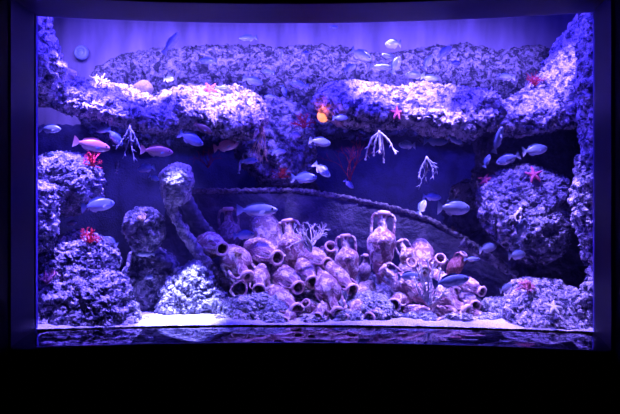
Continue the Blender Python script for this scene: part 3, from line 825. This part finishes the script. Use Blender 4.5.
def drawn_coral(name, root, d, branches, mat, label, r0, seed, tips=False, twigs=(5, 8, 11)):
    rnd = random.Random(seed)
    bm = bmesh.new()
    base = P(*root, d)
    for br in branches:
        dy = rnd.uniform(-0.035, 0.035)
        n = len(br)
        pts = [P(x, y, d) - base + Vector((0, dy * k / (n - 1), 0)) for k, (x, y) in enumerate(br)]
        q = []
        for i in range(14):
            x = i / 13 * (n - 1); k = min(int(x), n - 2)
            q.append(pts[k].lerp(pts[k+1], x - k) + Vector((rnd.gauss(0, .0015), rnd.gauss(0, .003), rnd.gauss(0, .0015))))
        rr = [r0 * (1 - .55 * i / 13) for i in range(14)]
        tube(bm, q, rr, 7)
        for i in twigs:
            a = rnd.choice((-1, 1)) * rnd.uniform(.5, 1.0)
            t = (q[i+1] - q[i-1]).normalized()
            t = Vector((t.x * math.cos(a) - t.z * math.sin(a), rnd.uniform(-.4, .4), t.x * math.sin(a) + t.z * math.cos(a))).normalized()
            e = q[i] + t * rnd.uniform(.02, .04)
            tube(bm, [q[i], q[i].lerp(e, .5) + Vector((0, 0, rnd.uniform(-.004, .004))), e], [rr[i] * .8, rr[i] * .65, rr[i] * .5], 6)
        if tips: bmesh.ops.create_icosphere(bm, subdivisions=2, radius=r0 * .95, matrix=Matrix.Translation(q[-1]))
    o = link_bm(name, bm, mat); o.location = base
    tag(o, label, 'coral')
drawn_coral('branching_coral', (380, 131), 4.95, [[(380,131),(372,139),(368,148),(366,159)], [(379,134),(375,143),(374,155)], [(381,133),(383,147),(384,162)], [(381,133),(389,141),(395,154)], [(380,132),(380,145),(379,153)]],
            M['white_coral'], 'white coral hanging from the right ledge, knobbed twigs', .009, 2, True)
drawn_coral('branching_coral', (427, 157), 4.98, [[(427,157),(421,168),(418,180)], [(427,157),(425,174),(419,190)], [(427,158),(432,168),(433,180)], [(427,158),(434,164),(438,174)], [(427,158),(427,170),(425,183)]],
            M['grey_coral'], 'bluish coral hanging in open water right of the knobbed white one', .007, 4)
drawn_coral('branching_coral', (130, 126), 5.02, [[(130,126),(129,140),(122,158)], [(130,126),(132,145),(135,163)], [(130,126),(124,138),(116,150)], [(130,128),(137,140),(142,152)]],
            M['grey_coral'], 'thin pale coral hanging under the left ledge', .006, 6)
drawn_coral('branching_coral', (429, 306), 4.84, [[(429,306),(424,285),(420,262)], [(429,306),(428,280),(427,257)], [(429,306),(432,284),(433,262)], [(429,306),(437,288),(441,268)], [(429,306),(419,292),(414,276)], [(429,306),(441,296),(449,284)], [(429,306),(425,292),(417,268)]],
            M['white_coral'], 'tall bushy white coral standing on the right jar heap', .008, 8, False, (3, 4, 5, 6, 7, 8, 9, 10, 11, 12))

def star(base, r, mat, label, rot=0, face=(0, -1, 0.35), seed=0):
    rnd = random.Random(seed)
    bm = bmesh.new()
    bmesh.ops.create_uvsphere(bm, u_segments=12, v_segments=8, radius=r * 0.30, matrix=Matrix.Diagonal((1, 1, .6, 1)))
    for k in range(5):
        a = rot + 2*math.pi*k/5 + rnd.uniform(-.12, .12); bend = rnd.uniform(-.5, .5)
        pts = []; rr = []
        for i in range(8):
            t = i / 7
            aa = a + bend * t * t * .5
            pts.append((r*t*math.cos(aa), r*t*math.sin(aa), 0.12*r*math.sin(t*3)*.6)); rr.append(r * (.22 - .15 * t))
        tube(bm, pts, [x * 1.25 for x in rr], 10)
    o = link_bm('starfish', bm, mat)
    o.location = base
    o.rotation_euler = Vector(face).to_track_quat('Z', 'Y').to_euler()
    tag(o, label, 'starfish')
star(on(397, 113, .012), 0.055, M['pink'], 'red starfish clinging to the front of the right ledge', .3, seed=1)
star(on(485, 180, .035), 0.055, M['pink'], 'left one of two pink starfish on top of the right middle boulder', .1, seed=2)
star(on(534, 175, .03), 0.065, M['pink'], 'right and larger one of two pink starfish on the right middle boulder', .5, seed=3)
star(on(553, 308, .05), 0.06, M['white_coral'], 'white starfish on the face of the lower right boulder', .2, face=(0, -1, 1.0), seed=4)
star(on(210, 89, .012), 0.06, M['pink'], 'pinkish red starfish on the left ledge near its right half', .7, seed=5)
star(on(338, 272, .008), 0.022, M['white_coral'], 'tiny white starfish on the pale amphora in the centre', .7, seed=6)

# peach shell on left ledge
sd = face(144, 92)
b1 = boulder('sponge', [(134, 88), (138, 83), (146, 81), (152, 86), (153, 94), (146, 97), (137, 94)], sd, 0.06, M['shell'], 5, rough=dict(big=0.008, mid=0.006, fine=0.003, ff=40), seed=3)
tag(b1, 'smooth peach coloured sponge on the left ledge', 'sponge')
sd = face(68, 75)
b1 = boulder('sponge', [(60, 72), (64, 69), (72, 69), (77, 73), (75, 77), (64, 77)], sd, 0.04, M['shell'], 5, rough=dict(big=0.008, mid=0.006, fine=0.003, ff=40), seed=8)
tag(b1, 'small peach coloured sponge near the upper left corner', 'sponge')

# round return nozzle on a back pipe plate
noz = empty('water_nozzle', P(82, 53, 7.82))
tag(noz, 'round blue water nozzle high in the upper left', 'nozzle')
bm = bmesh.new(); lathe(bm, [(0.035, 0), (0.06, 0), (0.062, 0.02), (0.05, 0.05), (0.035, 0.05), (0.033, 0.0)], 28)
o = link_bm('ring', bm, M['steel'], noz)
bm = bmesh.new(); lathe(bm, [(0, 0.02), (0.034, 0.02), (0.034, -0.10), (0, -0.10)], 20)
bmesh.ops.recalc_face_normals(bm, faces=bm.faces)
link_bm('pipe', bm, M['steel'], noz)
noz.scale = (1.3, 1.3, 1.3)
noz.rotation_euler = (math.radians(90), 0, 0)

# glowing orange lamp
lampm, nt, b = new_mat('orange_lamp_glow')
b.inputs['Base Color'].default_value = (1, .4, .1, 1)
b.inputs['Emission Color'].default_value = (1.0, 0.26, 0.10, 1); b.inputs['Emission Strength'].default_value = 1.7
ol = empty('underwater_lamp', on(323, 116, 0.05))
tag(ol, 'small glowing orange lamp in the gap between the two ledges', 'lamp')
bm = bmesh.new()
lathe(bm, [(0, 0.045), (0.028, 0.035), (0.044, 0.012), (0.046, -0.01), (0.03, -0.02), (0, -0.02)], 20)
bmesh.ops.recalc_face_normals(bm, faces=bm.faces)
link_bm('lamp_dome', bm, lampm, ol)
bm = bmesh.new()
lathe(bm, [(0, -0.021), (0.050, -0.021), (0.052, -0.035), (0.03, -0.12), (0, -0.12)], 20)
bmesh.ops.recalc_face_normals(bm, faces=bm.faces)
link_bm('lamp_housing', bm, M['steel'], ol)
ol.rotation_euler = (math.radians(80), 0, math.radians(-15))
pl = bpy.data.lights.new('lamp_light', 'POINT'); pl.energy = 0.8; pl.color = (1, .18, .03); pl.shadow_soft_size = 0.05
plo = bpy.data.objects.new('lamp_light', pl); C.objects.link(plo); plo.location = ol.location + Vector((-0.03, -0.12, 0.03))

# ------------------------------------------------------------------ fish
def fin_mesh(name, outline, mat, parent, t=0.006, axis='y'):
    """thin solid fin from an outline in the fish's x-z plane"""
    bm = bmesh.new()
    n = len(outline)
    A = [bm.verts.new((x, -t, z)) for x, z in outline]; B = [bm.verts.new((x, t, z)) for x, z in outline]
    bm.faces.new(A); bm.faces.new(B[::-1])
    for i in range(n): bm.faces.new((A[(i+1) % n], A[i], B[i], B[(i+1) % n]))
    bmesh.ops.triangulate(bm, faces=[f for f in bm.faces if len(f.verts) > 4])
    return link_bm(name, bm, mat, parent, False)

def fish_proto(name, h, w, mat, fork=0.6):
    root = empty(name)
    nx, ns = 28, 18
    v = []; f = []
    prof = [(0, .02), (.03, .30), (.08, .52), (.16, .76), (.28, .95), (.40, 1.0), (.52, .93), (.64, .74), (.74, .50), (.80, .34), (.84, .26), (.88, .24)]
    pa = np.array(prof)
    for i in range(nx):
        t = i / (nx - 1) * .86
        hh = np.interp(t, pa[:, 0], pa[:, 1]) * h / 2
        ww = np.interp(t, pa[:, 0], pa[:, 1]) ** .8 * w / 2
        if t > .6: ww *= max(0.25, 1 - (t - .6) * 2.6)
        x = .5 - t
        zc = -0.01 * math.sin(t * 3)
        for k in range(ns):
            a = 2*math.pi*k/ns
            v.append((x, ww * math.cos(a), zc + hh * math.sin(a) * (1.0 if math.sin(a) > 0 else .92)))
    for i in range(nx - 1):
        for k in range(ns):
            f.append((i*ns + k, i*ns + (k+1) % ns, (i+1)*ns + (k+1) % ns, (i+1)*ns + k))
    f.append(tuple(range(ns))[::-1]); f.append(tuple(range((nx-1)*ns, nx*ns)))
    link_mesh('body', v, f, mat, root)
    tw = h * .42
    fin_mesh('tail_fin', [(-.34, .035), (-.40, tw*.7), (-.50, tw*1.15), (-.46, tw*.4), (-.43, 0), (-.46, -tw*.4), (-.50, -tw*1.15), (-.40, -tw*.7), (-.34, -.035)], mat, root)
    fin_mesh('dorsal_fin', [(.22, h*.42), (.14, h*.60), (.02, h*.62), (-.12, h*.52), (-.24, h*.40), (-.27, h*.20), (-.1, h*.36), (.08, h*.43)], mat, root)
    fin_mesh('anal_fin', [(-.02, -h*.40), (-.08, -h*.56), (-.18, -h*.46), (-.26, -h*.30), (-.25, -h*.17), (-.12, -h*.34)], mat, root)
    for s in (-1, 1):
        o = fin_mesh('pectoral_fin', [(.0, .015), (-.05, .035), (-.12, .02), (-.14, -.02), (-.07, -.035), (0, -.015)], M['fin'], root, .003)
        o.location = (.22, s * w * .45, -h * .08); o.rotation_euler = (0, -.3, s * -.5)
    for s in (-1, 1):
        bm = bmesh.new()
        bmesh.ops.create_uvsphere(bm, u_segments=10, v_segments=8, radius=.024)
        o = link_bm('eye', bm, M['eye'], root)
        o.location = (.385, s * w * .30, h * .10)
    return root

FK = {  # kind: (height, width, material)
    'bream': (.40, .16, 'silver'), 'slim': (.28, .13, 'silver'), 'leaf': (.42, .12, 'silver'), 'round': (.56, .18, 'silver'),
    'blue': (.40, .16, 'bluefish'), 'dark': (.34, .14, 'bluefish'), 'pink': (.34, .15, 'pinkfish'), 'brown': (.38, .15, 'brownfish')}
fbuilt = {}
rf = random.Random(5)
def fish(px, py, ln, ang, d, kind, label, yaw=None, roll=0):
    if kind not in fbuilt:
        h, w, mk = FK[kind]
        o = fish_proto('fish', h, w, M[mk]); fbuilt[kind] = o
    else:
        o = copy_tree(fbuilt[kind]); o.name = 'fish'
    d = max(4.76, min(d, face(px, py) - 0.09, face(px - ln * .35, py) - 0.09, face(px + ln * .35, py) - 0.09))
    if yaw is None: yaw = rf.uniform(-28, 28)
    a = math.radians(ang); y = math.radians(yaw)
    hd = Vector((math.cos(a) * math.cos(y), math.sin(y), math.sin(a) * math.cos(y)))
    up = Vector((-math.sin(a), 0, math.cos(a))) if math.cos(a) >= -1e-6 else Vector((math.sin(a), 0, -math.cos(a)))
    up = (up - hd * up.dot(hd)).normalized()
    yv = up.cross(hd)
    L = ln * d / F / max(.35, math.cos(y)) 
    m = Matrix((hd, yv, up)).transposed().to_4x4()
    m = Matrix.Translation(P(px, py, d)) @ m @ Matrix.Rotation(math.radians(roll), 4, 'X') @ Matrix.Scale(L, 4)
    o.location, o.rotation_euler, o.scale = m.to_translation(), m.to_euler(), m.to_scale()
    tag(o, label, 'fish', 'fish swimming in the tank')
    return o

FL = [
 (50,129,21,0,4.85,'bream','silver fish by the left window edge above the rounded boulder'),
 (103,130,14,190,5.2,'bream','pale fish left of the hanging thin coral, upper one of an overlapping pair'),
 (115,137,21,-50,5.1,'blue','dusky fish heading down, lower one of the overlapping pair by the hanging thin coral'),
 (92,145,33,-12,5.0,'pink','pinkish fish just above the bright red coral tuft'),
 (157,151,31,-5,5.0,'pink','pinkish fish between the hanging thin coral and the round stem post'),
 (146,168,20,185,5.3,'blue','blue fish up and left of the round stem post, heading left'),
 (154,178,12,-25,5.4,'blue','small blue fish touching the left side of the round stem post'),
 (117,167,13,80,5.5,'slim','tiny upright silver fish below the hanging thin coral'),
 (98,205,30,8,5.0,'blue','blue fish right of the rounded left boulder, above the deep red coral'),
 (111,241,16,150,5.1,'leaf','pale fish right of the deep red coral tuft'),
 (72,223,9,10,5.1,'round','tiny round pale fish left of the deep red coral tuft'),
 (145,254,18,178,5.2,'slim','pale fish at the foot of the upright blue rock with tufts'),
 (149,277,8,0,5.4,'round','tiny round fish in front of the shadowy standing rock'),
 (49,155,12,0,4.85,'blue','small fish on top of the rounded left boulder by the edge'),
 (191,139,27,-25,5.15,'bream','silver blue fish under the left ledge, above the round stem post'),
 (203,128,20,-30,5.8,'brown','dim brown fish tight under the left ledge'),
 (226,146,27,8,5.4,'pink','dull pink fish under the right half of the left ledge'),
 (239,168,11,85,5.5,'slim','tiny upright pale fish right of the round stem post in the dark'),
 (249,161,18,5,5.8,'dark','dark fish beside the tiny upright one below the left ledge'),
 (279,152,15,8,5.7,'blue','blue fish under the tan stringy coral'),
 (296,135,11,-10,5.8,'round','round fish on the reef rock below the orange lamp'),
 (304,178,26,0,5.3,'blue','largest blue fish just above the hull rail in the centre'),
 (320,142,22,-8,5.2,'bream','silver fish below the orange lamp, heading right'),
 (322,170,21,-40,5.3,'bream','silver fish diving right, above and right of the large blue one at the rail'),
 (340,118,15,0,5.6,'blue','blue fish directly right of the orange lamp'),
 (349,184,12,-45,5.5,'bream','small fish low between the red sea whips and the hull rail'),
 (407,145,18,180,5.4,'blue','blue fish between both corals that hang at the right'),
 (436,141,26,0,5.8,'dark','dim dark fish under the right ledge above the bluish hanging coral'),
 (455,140,16,-30,5.5,'blue','blue fish under the right end of the right ledge'),
 (432,197,18,-5,5.3,'blue','blue fish directly up and left of the largest pale fish at right'),
 (422,207,16,60,5.1,'leaf','leaf shaped pale fish nosing up at the hull rail'),
 (454,208,35,-2,4.95,'bream','largest pale fish at right, swimming above the hull rail'),
 (498,140,27,75,4.95,'slim','long pale fish pointing steeply up, right of the right ledge'),
 (508,159,22,200,5.0,'bream','dusky silver fish left of the one with the thin tail near the cave'),
 (487,161,14,65,5.1,'blue','small fish above the left pink starfish'),
 (535,150,27,8,4.9,'bream','bright silver fish in front of the dark cave at right'),
 (522,229,22,80,4.92,'leaf','upright leaf shaped fish before the right middle boulder'),
 (488,248,20,8,5.1,'leaf','pale fish just above the broken beam at right'),
 (472,259,17,0,5.2,'slim','thin pale fish below the broken beam at right'),
 (517,255,20,5,5.0,'leaf','bright pale fish under the right middle boulder'),
 (506,288,15,20,5.2,'leaf','dim fish left of the knobbly pink coral'),
 (408,276,20,5,4.95,'blue','blue fish in front of the diagonal amphora'),
 (451,281,36,10,4.80,'dark','long blue fish gliding over the right side of the jar heap'),
 (257,210,42,0,5.2,'slim','big white bellied fish hovering over the left jars'),
 (244,235,22,5,5.25,'blue','dusky fish with raised fin in front of the dark upright amphora'),
 (248,38,18,190,6.0,'dark','dark fish alone near the water surface left of centre'),
 (171,43,26,52,6.2,'slim','thin streaky fish climbing steeply in the upper left'),
 (208,61,18,175,6.2,'blue','blue fish in front of the back bank above the left ledge'),
 (268,72,12,180,6.0,'blue','small fish above the right end of the left ledge'),
 (253,81,20,-15,5.9,'blue','slender blue fish just above the right end of the left ledge'),
 (299,85,18,170,5.9,'bream','pale fish above the orange lamp'),
 (270,97,12,180,6.0,'bream','small pale fish right of the end of the left ledge'),
 (284,91,12,-70,6.0,'blue','small fish nose down between the two ledges'),
 (282,54,9,90,6.4,'slim','tiny fish seen end on, high in the centre left'),
 (306,53,7,0,6.4,'round','tiny round fish high in the centre'),
 (169,79,11,0,5.9,'round','round pale fish resting above the left ledge middle'),
 (222,88,14,0,5.25,'blue','blue fish right of the pinkish red starfish on the left ledge'),
 (361,55,24,-32,6.2,'bream','clear silver fish descending above the right ledge'),
 (393,44,15,178,6.3,'round','round silver fish highest above the right ledge'),
 (350,68,12,20,6.2,'round','small round fish above the left end of the right ledge'),
 (381,67,23,2,6.3,'slim','slender pale fish crossing in the cluster above the right ledge'),
 (396,65,20,65,6.2,'leaf','pale fish pointing up in the cluster above the right ledge'),
 (390,57,18,170,6.4,'slim','thin fish behind the top of the cluster over the right ledge'),
 (415,75,19,175,6.2,'bream','fish close above the right ledge, right of the cluster'),
 (430,78,18,-8,5.8,'dark','dark fish close above the middle of the right ledge'),
 (428,62,16,60,6.2,'leaf','pale fish at lower left of the pale coral sprig'),
 (444,52,16,35,6.3,'bream','pale fish at upper right of the pale coral sprig'),
 (506,77,21,180,5.4,'slim','whitish slim fish left of the dull dark red coral bush'),
 (574,81,10,0,4.75,'slim','tiny fish on the ridge near the right edge'),
 (334,27,8,0,6.0,'dark','tiny dark fish right under the water surface'),
 (455,63,9,0,6.4,'round','faint tiny fish over the back bank at right'),
]
for q in FL: fish(*q)
